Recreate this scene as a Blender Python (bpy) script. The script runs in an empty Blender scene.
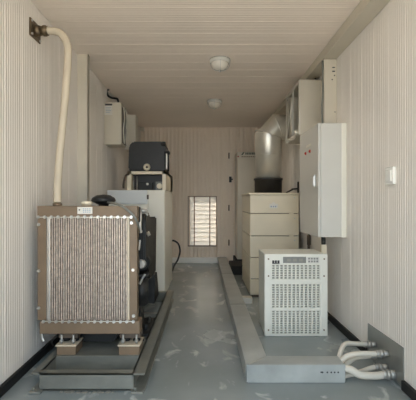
import bpy, bmesh, math, random
from mathutils import Vector, Matrix
random.seed(7)
SC = bpy.context.scene
COL = SC.collection
PI = math.pi
F, CX, CY, EYE = 400.0, 205.0, 202.0, 1.05
XL, XR, H = -1.115, 1.117, 2.34
YF, YB = 0.35, 6.92          # open end, back wall

def P(px, py, d):            # photograph pixel at depth d -> place in the room
    return Vector(((px - CX) * d / F, d, EYE - (py - CY) * d / F))

# ------------------------------------------------------------------ materials
def srgb(r, g, b):
    f = lambda c: (c / 255 / 12.92) if c / 255 <= 0.04045 else ((c / 255 + 0.055) / 1.055) ** 2.4
    return (f(r), f(g), f(b), 1)

def mat(name, rgb, rough=0.5, metal=0.0, var=0.06, scale=6.0, bump=0.0, spec=0.5, coat=0.0, rvar=0.08, trans=0.0):
    m = bpy.data.materials.new(name); m.use_nodes = True
    nt = m.node_tree; N, L = nt.nodes, nt.links
    b = N['Principled BSDF']
    tc = N.new('ShaderNodeTexCoord'); no = N.new('ShaderNodeTexNoise')
    no.inputs['Scale'].default_value = scale; no.inputs['Detail'].default_value = 5
    L.new(tc.outputs['Object'], no.inputs['Vector'])
    cr = N.new('ShaderNodeValToRGB')
    c = srgb(*rgb)
    cr.color_ramp.elements[0].position = 0.3; cr.color_ramp.elements[1].position = 0.7
    cr.color_ramp.elements[0].color = (c[0]*(1-var), c[1]*(1-var), c[2]*(1-var), 1)
    cr.color_ramp.elements[1].color = (min(1, c[0]*(1+var)), min(1, c[1]*(1+var)), min(1, c[2]*(1+var)), 1)
    L.new(no.outputs['Fac'], cr.inputs['Fac']); L.new(cr.outputs['Color'], b.inputs['Base Color'])
    mr = N.new('ShaderNodeMapRange')
    mr.inputs['To Min'].default_value = max(0.02, rough - rvar); mr.inputs['To Max'].default_value = min(1, rough + rvar)
    L.new(no.outputs['Fac'], mr.inputs['Value']); L.new(mr.outputs['Result'], b.inputs['Roughness'])
    b.inputs['Metallic'].default_value = metal
    b.inputs['Specular IOR Level'].default_value = spec
    b.inputs['Coat Weight'].default_value = coat
    b.inputs['Transmission Weight'].default_value = trans
    if bump:
        bp = N.new('ShaderNodeBump'); bp.inputs['Strength'].default_value = bump; bp.inputs['Distance'].default_value = 0.004
        n2 = N.new('ShaderNodeTexNoise'); n2.inputs['Scale'].default_value = scale * 12
        L.new(tc.outputs['Object'], n2.inputs['Vector'])
        L.new(n2.outputs['Fac'], bp.inputs['Height']); L.new(bp.outputs['Normal'], b.inputs['Normal'])
    return m

WALL = mat('wall_panel_paint', (236, 229, 219), 0.42, var=0.03, scale=1.5)
CEIL = mat('ceiling_panel_paint', (244, 231, 217), 0.42, var=0.03, scale=1.5)
BACKW = mat('back_panel_paint', (244, 228, 208), 0.5, var=0.03, scale=1.5)
CREAM = mat('cream_powder_coat', (240, 236, 222), 0.42, var=0.03, scale=4)
CREAM_DULL = mat('dull_cream_paint', (212, 204, 186), 0.42, var=0.03, scale=4)
BEIGE = mat('beige_enamel', (224, 213, 188), 0.42, var=0.04, scale=4)
OFFWHITE = mat('off_white_enamel', (212, 210, 202), 0.4, var=0.02)
COOLWHITE = mat('cool_white_enamel', (222, 226, 226), 0.4, var=0.02)
UPSW = mat('pale_grey_plastic', (232, 231, 220), 0.45, var=0.02)
UPSD = mat('dark_slot', (150, 148, 138), 0.7)
BLACK = mat('black_plastic', (34, 34, 33), 0.5, var=0.2, scale=20)
ENGINE = mat('black_engine_paint', (32, 34, 34), 0.5, var=0.25, scale=12, bump=0.2, spec=0.35)
RUBBER = mat('black_rubber', (30, 30, 29), 0.7, var=0.2)
BROWN = mat('brown_radiator_paint', (124, 104, 82), 0.5, var=0.10, scale=8)
BROWND = mat('dark_brown_paint', (84, 72, 60), 0.5, var=0.12, scale=8)
COREM = mat('radiator_fin_brown', (128, 114, 100), 0.5, metal=0.2, var=0.2, scale=30)
FINM = mat('radiator_tube_metal', (190, 176, 162), 0.45, metal=0.3, var=0.3, scale=45)
STEEL = mat('bright_steel', (205, 203, 198), 0.3, metal=0.9, var=0.08)
GALV = mat('galvanised_steel', (222, 218, 206), 0.33, metal=0.6, var=0.05, scale=9, rvar=0.05)
PLATE = mat('grey_entry_plate', (168, 168, 163), 0.3, metal=0.8, var=0.08)
SKID = mat('grey_green_steel_paint', (116, 116, 108), 0.36, var=0.2, scale=6, bump=0.15)
TRAYM = mat('tray_grey_paint', (162, 165, 161), 0.34, var=0.22, scale=5, bump=0.15)
HOSE = mat('cream_flexible_hose', (204, 191, 168), 0.5, var=0.05)
CONDUIT = mat('pale_flexible_conduit', (212, 206, 192), 0.5, var=0.05)
BRASSY = mat('aged_brown_metal', (120, 104, 82), 0.4, metal=0.7, var=0.2, scale=20)
GLAND = mat('dull_grey_fitting', (176, 174, 168), 0.45, metal=0.6, var=0.1, scale=20)
PAPER = mat('paper_label', (224, 220, 210), 0.7, var=0.03)
INK = mat('dark_ink', (50, 52, 54), 0.6)
BLUEINK = mat('blue_grey_ink', (150, 165, 185), 0.6)
RED = mat('red_lens', (170, 40, 32), 0.3)
DISPLAY = mat('grey_display', (132, 132, 128), 0.35)
GREENINK = mat('green_ink', (60, 80, 66), 0.6)
WHITEB = mat('white_threshold_paint', (246, 244, 236), 0.4, var=0.04, scale=8)
LAMPG = mat('frosted_lamp_glass', (232, 226, 214), 0.22, var=0.01)
SHUTB = mat('brown_bar', (120, 92, 72), 0.5)
GROUND = mat('sandy_yard', (202, 194, 182), 0.9, var=0.1, scale=0.6)

def shutter_mat():
    m = bpy.data.materials.new('white_translucent_slat'); m.use_nodes = True
    nt = m.node_tree; N, L = nt.nodes, nt.links
    out = N['Material Output']; N.remove(N['Principled BSDF'])
    d = N.new('ShaderNodeBsdfDiffuse'); d.inputs['Color'].default_value = srgb(236, 233, 226)
    t = N.new('ShaderNodeBsdfTranslucent'); t.inputs['Color'].default_value = srgb(242, 238, 232)
    mx = N.new('ShaderNodeMixShader'); mx.inputs[0].default_value = 0.42
    L.new(d.outputs[0], mx.inputs[1]); L.new(t.outputs[0], mx.inputs[2]); L.new(mx.outputs[0], out.inputs[0])
    return m
SLAT = shutter_mat()

def floor_mat():
    m = bpy.data.materials.new('worn_grey_floor_paint'); m.use_nodes = True
    nt = m.node_tree; N, L = nt.nodes, nt.links
    b = N['Principled BSDF']
    tc = N.new('ShaderNodeTexCoord')
    n1 = N.new('ShaderNodeTexNoise'); n1.inputs['Scale'].default_value = 1.3; n1.inputs['Detail'].default_value = 6
    mp = N.new('ShaderNodeMapping'); mp.inputs['Scale'].default_value = (1.0, 0.55, 1); mp.inputs['Rotation'].default_value = (0, 0, 0.7)
    n2 = N.new('ShaderNodeTexNoise'); n2.inputs['Scale'].default_value = 7.0; n2.inputs['Detail'].default_value = 5; n2.inputs['Distortion'].default_value = 0.7
    L.new(tc.outputs['Object'], n1.inputs['Vector']); L.new(tc.outputs['Object'], mp.inputs['Vector']); L.new(mp.outputs[0], n2.inputs['Vector'])
    r1 = N.new('ShaderNodeValToRGB')
    r1.color_ramp.elements[0].position = 0.3; r1.color_ramp.elements[0].color = srgb(127, 135, 135)
    r1.color_ramp.elements[1].position = 0.72; r1.color_ramp.elements[1].color = srgb(156, 164, 164)
    L.new(n1.outputs['Fac'], r1.inputs[0])
    r2 = N.new('ShaderNodeValToRGB')                    # pale scuffed patches in the paint
    r2.color_ramp.elements[0].position = 0.60; r2.color_ramp.elements[0].color = (0, 0, 0, 1)
    r2.color_ramp.elements[1].position = 0.70; r2.color_ramp.elements[1].color = (0.75, 0.75, 0.75, 1)
    L.new(n2.outputs['Fac'], r2.inputs[0])
    mx = N.new('ShaderNodeMix'); mx.data_type = 'RGBA'
    L.new(r2.outputs['Color'], mx.inputs[0]); L.new(r1.outputs['Color'], mx.inputs[6]); mx.inputs[7].default_value = srgb(206, 210, 208)
    L.new(mx.outputs[2], b.inputs['Base Color'])
    mr = N.new('ShaderNodeMapRange'); mr.inputs['To Min'].default_value = 0.12; mr.inputs['To Max'].default_value = 0.36
    L.new(n1.outputs['Fac'], mr.inputs['Value']); L.new(mr.outputs[0], b.inputs['Roughness'])
    bp = N.new('ShaderNodeBump'); bp.inputs['Strength'].default_value = 0.12; bp.inputs['Distance'].default_value = 0.01
    L.new(n2.outputs['Fac'], bp.inputs['Height']); L.new(bp.outputs[0], b.inputs['Normal'])
    return m
FLOOR = floor_mat()

# ------------------------------------------------------------------ mesh helpers
WPOS = {}

class MB:
    def __init__(s): s.bm = bmesh.new()
    def _new(s, before): return [v for v in s.bm.verts if v not in before]
    def box(s, x0, x1, y0, y1, z0, z1, bev=0.0, seg=2, rot=None):
        t = bmesh.new()
        bmesh.ops.create_cube(t, size=1)
        c = Vector(((x0+x1)/2, (y0+y1)/2, (z0+z1)/2))
        for v in t.verts:
            v.co = Vector((v.co.x*abs(x1-x0), v.co.y*abs(y1-y0), v.co.z*abs(z1-z0)))
        if bev: bmesh.ops.bevel(t, geom=list(t.edges), offset=bev, segments=seg, affect='EDGES', profile=0.5)
        M = Matrix.Translation(c) @ (rot.to_4x4() if rot else Matrix.Identity(4))
        s._merge(t, M); return s
    def _merge(s, t, M=None, smooth=False):
        if M is not None: bmesh.ops.transform(t, matrix=M, verts=t.verts)
        if smooth:
            for f in t.faces: f.smooth = True
        me = bpy.data.meshes.new('tmp'); t.to_mesh(me); t.free(); s.bm.from_mesh(me); bpy.data.meshes.remove(me)
    def cyl(s, a, b, r0, r1=None, n=20, bev=0.0):
        a, b = Vector(a), Vector(b); r1 = r0 if r1 is None else r1
        d = b - a; t = bmesh.new()
        bmesh.ops.create_cone(t, cap_ends=True, cap_tris=False, segments=n, radius1=r0, radius2=r1, depth=d.length)
        for f in t.faces: f.smooth = len(f.verts) == 4
        if bev:
            bmesh.ops.bevel(t, geom=[e for e in t.edges if any(len(f.verts) > 4 for f in e.link_faces)], offset=bev, segments=2, affect='EDGES')
        q = Vector((0, 0, 1)).rotation_difference(d.normalized())
        s._merge(t, Matrix.Translation((a+b)/2) @ q.to_matrix().to_4x4()); return s
    def lathe(s, c, prof, axis=(0, 0, 1), n=28):     # prof: (radius, height along axis)
        t = bmesh.new(); rings = []
        for r, z in prof:
            rings.append([t.verts.new((r*math.cos(2*PI*i/n), r*math.sin(2*PI*i/n), z)) for i in range(n)] if r > 1e-6 else [t.verts.new((0, 0, z))])
        for A, B in zip(rings, rings[1:]):
            for i in range(n):
                j = (i+1) % n
                if len(A) == 1 and len(B) == 1: continue
                if len(A) == 1: f = t.faces.new((A[0], B[i], B[j]))
                elif len(B) == 1: f = t.faces.new((A[i], B[0], A[j]))
                else: f = t.faces.new((A[i], B[i], B[j], A[j]))
                f.smooth = True
        bmesh.ops.recalc_face_normals(t, faces=t.faces)
        q = Vector((0, 0, 1)).rotation_difference(Vector(axis).normalized())
        s._merge(t, Matrix.Translation(Vector(c)) @ q.to_matrix().to_4x4()); return s
    def tube(s, pts, r, n=12, smooth=True, sub=8, rib=0.0, pitch=0.01, caps=True):
        pts = [Vector(p) for p in pts]
        path = []
        if smooth and len(pts) > 2:
            for i in range(len(pts)-1):
                p0 = pts[max(i-1, 0)]; p1 = pts[i]; p2 = pts[i+1]; p3 = pts[min(i+2, len(pts)-1)]
                for k in range(sub):
                    u = k/sub
                    path.append(0.5*((2*p1) + (p2-p0)*u + (2*p0-5*p1+4*p2-p3)*u*u + (3*p1-p0-3*p2+p3)*u**3))
            path.append(pts[-1])
        else: path = pts
        if rib:                                        # resample to show the corrugation
            L = [0]
            for a, b in zip(path, path[1:]): L.append(L[-1] + (b-a).length)
            m = max(4, int(L[-1]/pitch*2)); new = []
            k = 0
            for i in range(m+1):
                d = L[-1]*i/m
                while k < len(L)-2 and L[k+1] < d: k += 1
                u = (d-L[k])/max(1e-9, L[k+1]-L[k]); new.append(path[k].lerp(path[k+1], min(1, u)))
            path = new
        t = bmesh.new(); rings = []
        up = None
        for i, p in enumerate(path):
            d = (path[min(i+1, len(path)-1)] - path[max(i-1, 0)]).normalized()
            if up is None:
                up = Vector((0, 0, 1)) if abs(d.z) < 0.9 else Vector((0, 1, 0))
            up = (up - d*up.dot(d)).normalized(); sd = d.cross(up)
            k = 1.0
            if not smooth and 0 < i < len(path)-1:     # mitre
                a = (path[i]-path[i-1]).normalized(); b = (path[i+1]-path[i]).normalized()
                k = 1/max(0.3, math.cos(a.angle(b)/2))
                bend = (b-a).normalized()
            rr = r*(1 - (rib if i % 2 else 0))
            ring = []
            for q in range(n):
                o = up*math.cos(2*PI*q/n) + sd*math.sin(2*PI*q/n)
                if k > 1.0001: o = o + bend*(o.dot(bend))*(k-1)
                ring.append(t.verts.new(p + o*rr))
            rings.append(ring)
        for j, (A, B) in enumerate(zip(rings, rings[1:])):
            if not smooth and j: A = [t.verts.new(v.co) for v in A]
            for i in range(n):
                f = t.faces.new((A[i], A[(i+1) % n], B[(i+1) % n], B[i])); f.smooth = True
        if caps:
            t.faces.new(rings[0]); t.faces.new(rings[-1])
        bmesh.ops.recalc_face_normals(t, faces=t.faces)
        s._merge(t); return s
    def prism(s, poly, axis, a0, a1, bev=0.0):         # poly in the two other axes, swept along axis
        t = bmesh.new()
        def mk(p, a):
            u, v = p
            return {'x': (a, u, v), 'y': (u, a, v), 'z': (u, v, a)}[axis]
        A = [t.verts.new(mk(p, a0)) for p in poly]; B = [t.verts.new(mk(p, a1)) for p in poly]
        n = len(poly)
        t.faces.new(A); t.faces.new(B)
        for i in range(n): t.faces.new((A[i], A[(i+1) % n], B[(i+1) % n], B[i]))
        bmesh.ops.recalc_face_normals(t, faces=t.faces)
        if bev: bmesh.ops.bevel(t, geom=list(t.edges), offset=bev, segments=2, affect='EDGES')
        s._merge(t); return s
    def build(s, name, m, parent=None):
        bm = s.bm
        lo = Vector((min(v.co.x for v in bm.verts), min(v.co.y for v in bm.verts), min(v.co.z for v in bm.verts)))
        hi = Vector((max(v.co.x for v in bm.verts), max(v.co.y for v in bm.verts), max(v.co.z for v in bm.verts)))
        c = (lo+hi)/2
        if parent is None: c.z = lo.z
        for v in bm.verts: v.co -= c
        me = bpy.data.meshes.new(name); bm.to_mesh(me); bm.free()
        me.materials.append(m)
        o = bpy.data.objects.new(name, me); COL.objects.link(o)
        WPOS[o.name] = c
        if parent is not None:
            o.parent = parent; o.location = c - WPOS[parent.name]
        else: o.location = c
        return o

def box(*a, **k): return MB().box(*a, **k)
def cyl(*a, **k): return MB().cyl(*a, **k)

def tag(o, label=None, cat=None, group=None, kind=None):
    if label: o['label'] = label
    if cat: o['category'] = cat
    if group: o['group'] = group
    if kind: o['kind'] = kind
    return o

def thing(name, label, cat, loc, group=None):
    o = bpy.data.objects.new(name, None); COL.objects.link(o)
    o.empty_display_size = 0.1
    o.location = loc; WPOS[o.name] = Vector(loc)
    return tag(o, label, cat, group)

def dup_part(o, parent, pos, rot=None):               # a further copy of a part at world position pos
    c = o.copy(); COL.objects.link(c); c.parent = parent
    WPOS[c.name] = Vector(pos); c.location = Vector(pos) - WPOS[parent.name]
    if rot: c.rotation_euler = rot
    return c

def struct(mb, name, m, parent=None):
    o = mb.build(name, m, parent)
    if parent is None: o['kind'] = 'structure'
    return o

# ------------------------------------------------------------------ room shell
PITCH, GD = 0.0262, 0.0021

def ribs(mb, u0, u1, spans, place, PITCH=PITCH, GD=GD, every=8):
    """Micro-ribbed panel skin: shallow trapezoid ribs every PITCH and a narrow joint after every eighth; spans(u) -> list of (v0, v1); place(u, v, depth) -> xyz (depth into the wall)."""
    bm = mb.bm
    u = u0; k = 0
    while u < u1 - 1e-6:
        e = min(u + PITCH, u1); w = e - u; k += 1
        prof = [(u, 0), (u+w*0.32, 0), (u+w*0.5, GD), (u+w*0.82, GD), (e, 0)]
        if k % every == 0: prof = [(u, 0), (u+w*0.25, 0), (u+w*0.4, GD*1.7), (u+w*0.8, GD*1.7), (e, 0)]
        for v0, v1 in spans((u+e)/2):
            A = [bm.verts.new(place(a, v0, d)) for a, d in prof]; B = [bm.verts.new(place(a, v1, d)) for a, d in prof]
            for i in range(4): bm.faces.new((A[i], A[i+1], B[i+1], B[i]))
        u = e
    bmesh.ops.recalc_face_normals(bm, faces=bm.faces)

T = 0.06
m = MB(); ribs(m, YF, YB, lambda u: [(0, H)], lambda u, v, d: (XL - d, u, v)); m.box(XL-T, XL-0.008, YF, YB+T, -0.02, H+T)
struct(m, 'wall_left', WALL)
m = MB(); ribs(m, YF, YB, lambda u: [(0, H)], lambda u, v, d: (XR + d, u, v)); m.box(XR+0.008, XR+T, YF, YB+T, -0.02, H+T)
struct(m, 'wall_right', WALL)
m = MB(); ribs(m, YF, YB, lambda u: [(XL, XR)], lambda u, v, d: (v, u, H + d)); m.box(XL-T, XR+T, YF, YB+T, H+0.008, H+T)
struct(m, 'ceiling', CEIL)
WX0, WX1, WZ0, WZ1 = (188.5-CX)*YB/F, (216-CX)*YB/F, EYE-(245.5-CY)*YB/F, EYE+(202-196.8)*YB/F
m = MB()
ribs(m, XL, XR, lambda u: [(0, WZ0), (WZ1, H)] if WX0 < u < WX1 else [(0, H)], lambda u, v, d: (u, YB + d, v), 0.066, 0.0065, 3)
m.box(XL, WX0, YB+0.008, YB+T, 0, H); m.box(WX1, XR, YB+0.008, YB+T, 0, H)
m.box(WX0, WX1, YB+0.008, YB+T, 0, WZ0); m.box(WX0, WX1, YB+0.008, YB+T, WZ1, H)
struct(m, 'wall_back', BACKW)
struct(box(XL-T, XR+T, YF-0.35, YB+T, -0.05, 0.0), 'floor', FLOOR)
struct(box(-40, 40, -30, 40, -0.35, -0.30), 'ground', GROUND)

m = MB(); m.box(XL, XL+0.022, YF, YB, 0, 0.055, bev=0.004); struct(m, 'baseboard_left', RUBBER)
m = MB(); m.box(XR-0.022, XR, YF, 2.236, 0, 0.055, bev=0.004); m.box(XR-0.022, XR, 2.735, YB, 0, 0.055, bev=0.004); struct(m, 'baseboard_right', RUBBER)
m = MB(); m.box(-0.62, 0.215, YB-0.03, YB, 0, 0.092, bev=0.004); struct(m, 'baseboard_back', WHITEB)

# louvred window in the back wall
w = MB(); fr = 0.011
w.box(WX0-fr, WX1+fr, YB-0.012, YB+T, WZ1, WZ1+fr); w.box(WX0-fr, WX1+fr, YB-0.016, YB+T, WZ0-fr*1.3, WZ0)
w.box(WX0-fr, WX0, YB-0.012, YB+T, WZ0, WZ1); w.box(WX1, WX1+fr, YB-0.012, YB+T, WZ0, WZ1)
win = struct(w, 'window_1', SHUTB)
nsl = 11; hs = (WZ1-WZ0)/nsl
for i in range(nsl):
    zc = WZ0 + (i+0.5)*hs
    s_ = box(WX0, WX1, YB+0.016, YB+0.022, zc-hs*0.53, zc+hs*0.53, rot=Matrix.Rotation(0.12, 3, 'X'))
    s_.build('louvre_slat', SLAT, win)
for px in (194.3, 209.8):
    X = (px-CX)*YB/F
    box(X-0.009, X+0.009, YB-0.004, YB+0.012, WZ0, WZ1).build('upright_bar', SHUTB, win)

# service door beside it
DX0, DX1, DZ = (228-CX)*YB/F, 1.02, EYE+(202-146)*YB/F
d = MB(); ribs(d, DX0+0.012, DX1, lambda u: [(0.10, DZ)], lambda u, v, k: (u, YB-0.010+k*0.9, v), 0.066, 0.006, 3)
d.box(DX0+0.010, DX1, YB-0.0035, YB-0.0005, 0.10, DZ)
door = struct(d, 'door_1', BACKW)
box(DX0-0.02, DX0+0.006, YB-0.014, YB-0.0005, 0.10, DZ+0.02, bev=0.003).build('door_jamb', BACKW, door)
for z in (0.35, 0.95, 1.85):
    cyl((DX0+0.014, YB-0.022, z-0.05), (DX0+0.014, YB-0.022, z+0.05), 0.012, n=10).build('hinge', BROWN, door)
hd = MB(); hp = P(230.3, 179.5, YB)
hd.box(hp.x-0.022, hp.x+0.022, YB-0.02, YB-0.008, hp.z-0.05, hp.z+0.05, bev=0.004); hd.cyl((hp.x, YB-0.02, hp.z), (hp.x, YB-0.06, hp.z), 0.012, n=10); hd.box(hp.x-0.02, hp.x+0.04, YB-0.07, YB-0.052, hp.z-0.012, hp.z+0.012, bev=0.004)
hd.build('door_handle', BLACK, door)

# ------------------------------------------------------------------ trims and trunking along the shell
m = MB(); m.box(XR-0.12, XR-0.001, YF, 5.9, H-0.078, H-0.001, bev=0.003)
o = m.build('cable_trunking', CREAM_DULL); tag(o, 'long square cream trunking running along the ceiling above the wall switch', 'trunking')

x0, x1, Y = P(76.4, 0, 3.49).x, P(88.2, 0, 3.49).x, 3.49
m = MB(); x0 = XL+0.001
m.box(x0, x1, Y, Y+0.006, 0.056, H-0.002); m.box(x1-0.006, x1, Y, Y+0.05, 0.056, H-0.002); m.box(x0, x1-0.005, Y+0.044, Y+0.05, 0.056, H-0.002)
o = m.build('wall_post', CREAM_DULL); tag(o, 'tall cream steel post against the wall behind the hose', 'post')

# ------------------------------------------------------------------ ceiling lamps
def lamp(px, py_base, depth, label, power):
    Y = depth; X = (px-CX)*Y/F; R = 0.092
    t = thing('ceiling_lamp', label, 'lamp', (X, Y, H), 'round ceiling lamps')
    MB().lathe((X, Y, H), [(0, 0), (R, 0), (R+0.004, -0.012), (R, -0.03), (R-0.012, -0.034), (0, -0.034)]).build('base_ring', OFFWHITE, t)
    MB().lathe((X, Y, H-0.03), [(R-0.012, 0), (R-0.012, -0.015), (R-0.02, -0.035), (R-0.036, -0.054), (R-0.06, -0.066), (0, -0.071)]).build('glass_dome', LAMPG, t)
    MB().lathe((X, Y, H-0.099), [(0.010, 0), (0.012, -0.008), (0.006, -0.016), (0, -0.018)], n=12).build('finial', STEEL, t)
    fill_light = bpy.data.lights.new('added_fill_spot', 'SPOT'); fill_light.spot_size = math.radians(165); fill_light.spot_blend = 0.7; fill_light.energy = power; fill_light.shadow_soft_size = 0.06; fill_light.color = (1.0, 0.89, 0.74)  # added downward fill to brighten the dim back; the lamp itself is unlit
    bo = bpy.data.objects.new('added_fill_spot', fill_light); COL.objects.link(bo); bo.parent = t; bo.location = (0, 0, -0.125)
    for a in (0, PI/2):
        pts = [(X+math.cos(a)*r, Y+math.sin(a)*r, z) for r, z in ((-R+0.002, H-0.028), (-R*0.82, H-0.075), (-R*0.45, H-0.100), (0, H-0.106), (R*0.45, H-0.100), (R*0.82, H-0.075), (R-0.002, H-0.028))]
        MB().tube(pts, 0.0028, n=6).build('guard_wire', STEEL, t)
lamp(220, 58, 3.62, 'round white dome lamp on the ceiling, the larger one closer to the entrance', 9.0)
lamp(214.5, 101, 5.08, 'round white dome lamp on the ceiling, the smaller one deeper in the room', 9.0)

# ------------------------------------------------------------------ generator set on its skid
GX0, GX1 = P(37, 0, 2.5).x, P(137.2, 0, 2.5).x
gen = thing('generator_set', 'black diesel generator with a big brown radiator on a grey steel skid', 'generator', (-0.73, 2.9, 0))
SX0, SX1, SY0, SY1 = -0.925, -0.335, 2.215, 4.3

def channel(mb, x_out, x_in, y0, y1, z1, t=0.009):     # C section rail running back
    mb.box(x_out, x_out + math.copysign(t, x_in-x_out), y0, y1, 0.004, z1)
    mb.box(x_out, x_in, y0, y1, z1-t, z1); mb.box(x_out, x_in, y0, y1, 0.0, t)
m = MB(); channel(m, -0.405, -0.335, SY0, SY1, 0.1); skr = m.build('skid_rail', SKID, gen)
m = MB(); channel(m, -0.913, -0.965, SY0+0.01, SY1, 0.1); m.build('skid_rail', SKID, gen)
def beam(y, name, x0=-0.913, x1=-0.405):
    b_ = MB(); t = 0.009
    b_.box(x0, x1, y, y+t, 0.006, 0.1); b_.box(x0, x1, y, y+0.05, 0.1-t, 0.1); b_.box(x0, x1, y, y+0.05, 0.004, 0.004+t)
    return b_.build(name, SKID, gen)
beam(SY0+0.002, 'front_beam'); beam(2.45, 'cross_beam'); beam(3.4, 'cross_beam'); beam(4.2, 'cross_beam')
box(-0.913, -0.405, 2.45, 2.75, 0.1, 0.108).build('cross_plate', SKID, gen)
for x in (-0.965, -0.405):
    f_ = MB(); f_.box(x, x+0.065, SY0-0.03, SY0+0.05, 0.0, 0.012, bev=0.002); f_.cyl((x+0.02, SY0-0.012, 0.012), (x+0.02, SY0-0.012, 0.03), 0.009, n=6)
    f_.build('anchor_foot', SKID, gen)

# radiator
RY0, RY1 = 2.5, 2.565
zt, zb = EYE-(206-CY)*2.5/F, EYE-(333-CY)*2.5/F
zc1, zc0 = EYE-(217.5-CY)*2.5/F, EYE-(320.5-CY)*2.5/F
r = MB()
r.box(GX0, GX1, RY0, RY1, zc1, zt, bev=0.004)                               # top tank
rad = r.build('radiator', BROWN, gen)
box(P(39.5,0,2.48).x, P(139.5,0,2.48).x, RY0-0.02, RY1+0.02, zb, zc0, bev=0.004).build('bottom_tank', BROWN, rad)
for a, b in ((GX0+0.002, P(46,0,2.5).x), (P(129.5,0,2.5).x, GX1-0.002)):
    box(a, b, RY0+0.004, RY1, zc0, zc1, bev=0.003).build('side_frame', BROWN, rad)
    # inner lighter strip beside the core
for a, b in ((46.5, 49.6), (127.2, 129.4)):
    box(P(a,0,2.5).x, P(b,0,2.5).x, RY0+0.0, RY0+0.05, zc0, zc1, bev=0.002).build('edge_strip', STEEL if a < 60 else HOSE, rad)
cx0, cx1 = P(46,0,2.5).x, P(129.5,0,2.5).x
box(cx0, cx1, RY0+0.03, RY1-0.005, zc0, zc1).build('core', COREM, rad)
m = MB(); nt_ = 36
for i in range(nt_):
    x = cx0 + (i+0.5)*(cx1-cx0)/nt_
    m.box(x-0.0040, x+0.0040, RY0+0.008, RY0+0.032, zc0, zc1)
k = MB()
o = m.build('cooling_tubes', FINM, rad)
nf = 64
for i in range(nf):
    z = zc0 + (i+0.5)*(zc1-zc0)/nf
    k.box(cx0, cx1, RY0+0.024, RY0+0.031, z-0.0012, z+0.0012)
k.build('cooling_fins', COREM, rad)
for z, n, px0, px1, dy in ((zc1+0.002, 15, 38.5, 131.5, 0), (zc0+0.001, 15, 45, 134, -0.02)):
    m = MB(); m.box(P(px0-1,0,2.5).x, P(px1+1,0,2.5).x, RY0+dy-0.004, RY0+dy+0.002, z-0.0022, z+0.0022); m.build('bolt_flange', GALV, rad)
bolt0 = None
def bolt(x, y, z, par, r_=0.0088):
    global bolt0
    if bolt0 is None:
        mb = MB(); mb.cyl((0, 0, 0), (0, -0.006, 0), r_*1.15, n=12); mb.cyl((0, -0.006, 0), (0, -0.013, 0), r_, n=6)
        bolt0 = mb.build('bolt', STEEL, par); bolt0.location = Vector((x, y-0.0065, z)) - WPOS[par.name]
    else: dup_part(bolt0, par, (x, y-0.0065, z))
for i in range(15): bolt(P(38.5+i*93/14, 0, 2.5).x, RY0-0.004, zc1+0.003, rad)
for i in range(15): bolt(P(45+i*89/14, 0, 2.5).x, RY0-0.024, zc0+0.001, rad)
for px, py in ((38.5, 224.5), (38.5, 271), (38.5, 308), (131.5, 223), (133, 270), (133.5, 316)):
    bolt(P(px, 0, 2.5).x, RY0+0.004, P(px, py, 2.5).z, rad)
a, b = P(77, 207, 2.49), P(92, 214, 2.49)
tag(box(a.x, b.x, RY0-0.003, RY0, b.z, a.z).build('rating_plate', PAPER, rad), 'small white rating plate')
m = MB()
for rr in range(3):
    z = a.z - 0.012 - rr*0.010
    for cc in range(4): m.box(a.x+0.035+cc*0.013, a.x+0.043+cc*0.013, RY0-0.0036, RY0-0.003, z-0.0025, z+0.0025)
m.build('plate_print', BLUEINK, rad)
cyl((a.x+0.013, RY0-0.003, a.z-0.018), (a.x+0.013, RY0-0.006, a.z-0.018), 0.0045, n=10).build('plate_rivet', INK, rad)
c_ = P(87, 205, 2.56)
MB().lathe((c_.x, 2.56, zt-0.002), [(0, 0), (0.028, 0), (0.028, 0.012), (0.034, 0.013), (0.034, 0.028), (0.02, 0.033), (0, 0.034)]).build('filler_cap', BEIGE, rad)
# shroud, fan hub and engine
m = MB(); m.box(GX0+0.02, -0.475, RY1, RY1+0.12, zb+0.03, zt-0.02, bev=0.006); m.box(-0.55, GX1+0.002, RY1, RY1+0.06, P(0,222,2.6).z, zt-0.006, bev=0.006); m.cyl((-0.73, RY1+0.09, 0.62), (-0.73, RY1+0.17, 0.62), 0.29, n=36)
m.build('fan_shroud', ENGINE, gen)
m = MB()
m.prism([(-1.0, 0.34), (-0.56, 0.34), (-0.50, 0.44), (-0.50, 0.66), (-0.56, 0.70), (-0.56, 0.93), (-0.90, 0.93), (-0.98, 0.8)], 'y', 2.82, 4.05, bev=0.01)
m.prism([(-0.92, 0.20), (-0.56, 0.20), (-0.54, 0.36), (-0.94, 0.36)], 'y', 2.9, 3.9, bev=0.02)
eng = m.build('engine_block', ENGINE, gen)
m = MB(); m.prism([(-0.85, 0.19), (-0.82, 0.118), (-0.60, 0.118), (-0.57, 0.19), (-0.57, 0.30), (-0.85, 0.30)], 'y', 2.66, 3.5, bev=0.012); m.build('oil_sump', ENGINE, eng)
def residue(name, x0, x1, y, par, n):
    m = MB(); rr = random.Random(3)
    for k in range(n):
        x = x0 + (x1-x0)*(k+rr.random())/n; r0 = rr.uniform(0.003, 0.010)
        m.lathe((x, y-rr.uniform(0.0, 0.008), 0.0), [(r0*1.6, 0), (r0*1.1, r0*0.45), (0, r0*0.6)], n=8)
    return m.build(name, PLATE, par)
residue('mortar_residue', -0.80, -0.50, SY0-0.002, gen, 15)
for i in range(4):
    y = 2.92 + i*0.27
    box(-0.87, -0.62, y, y+0.22, 0.93, 0.985, bev=0.014).build('rocker_cover', ENGINE, eng)
m = MB(); m.cyl((-0.73, 2.74, 0.36), (-0.73, 2.82, 0.36), 0.10, n=28, bev=0.006); m.cyl((-0.73, 2.72, 0.36), (-0.73, 2.83, 0.36), 0.03, n=16)
m.build('crank_pulley', STEEL, eng)
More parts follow.
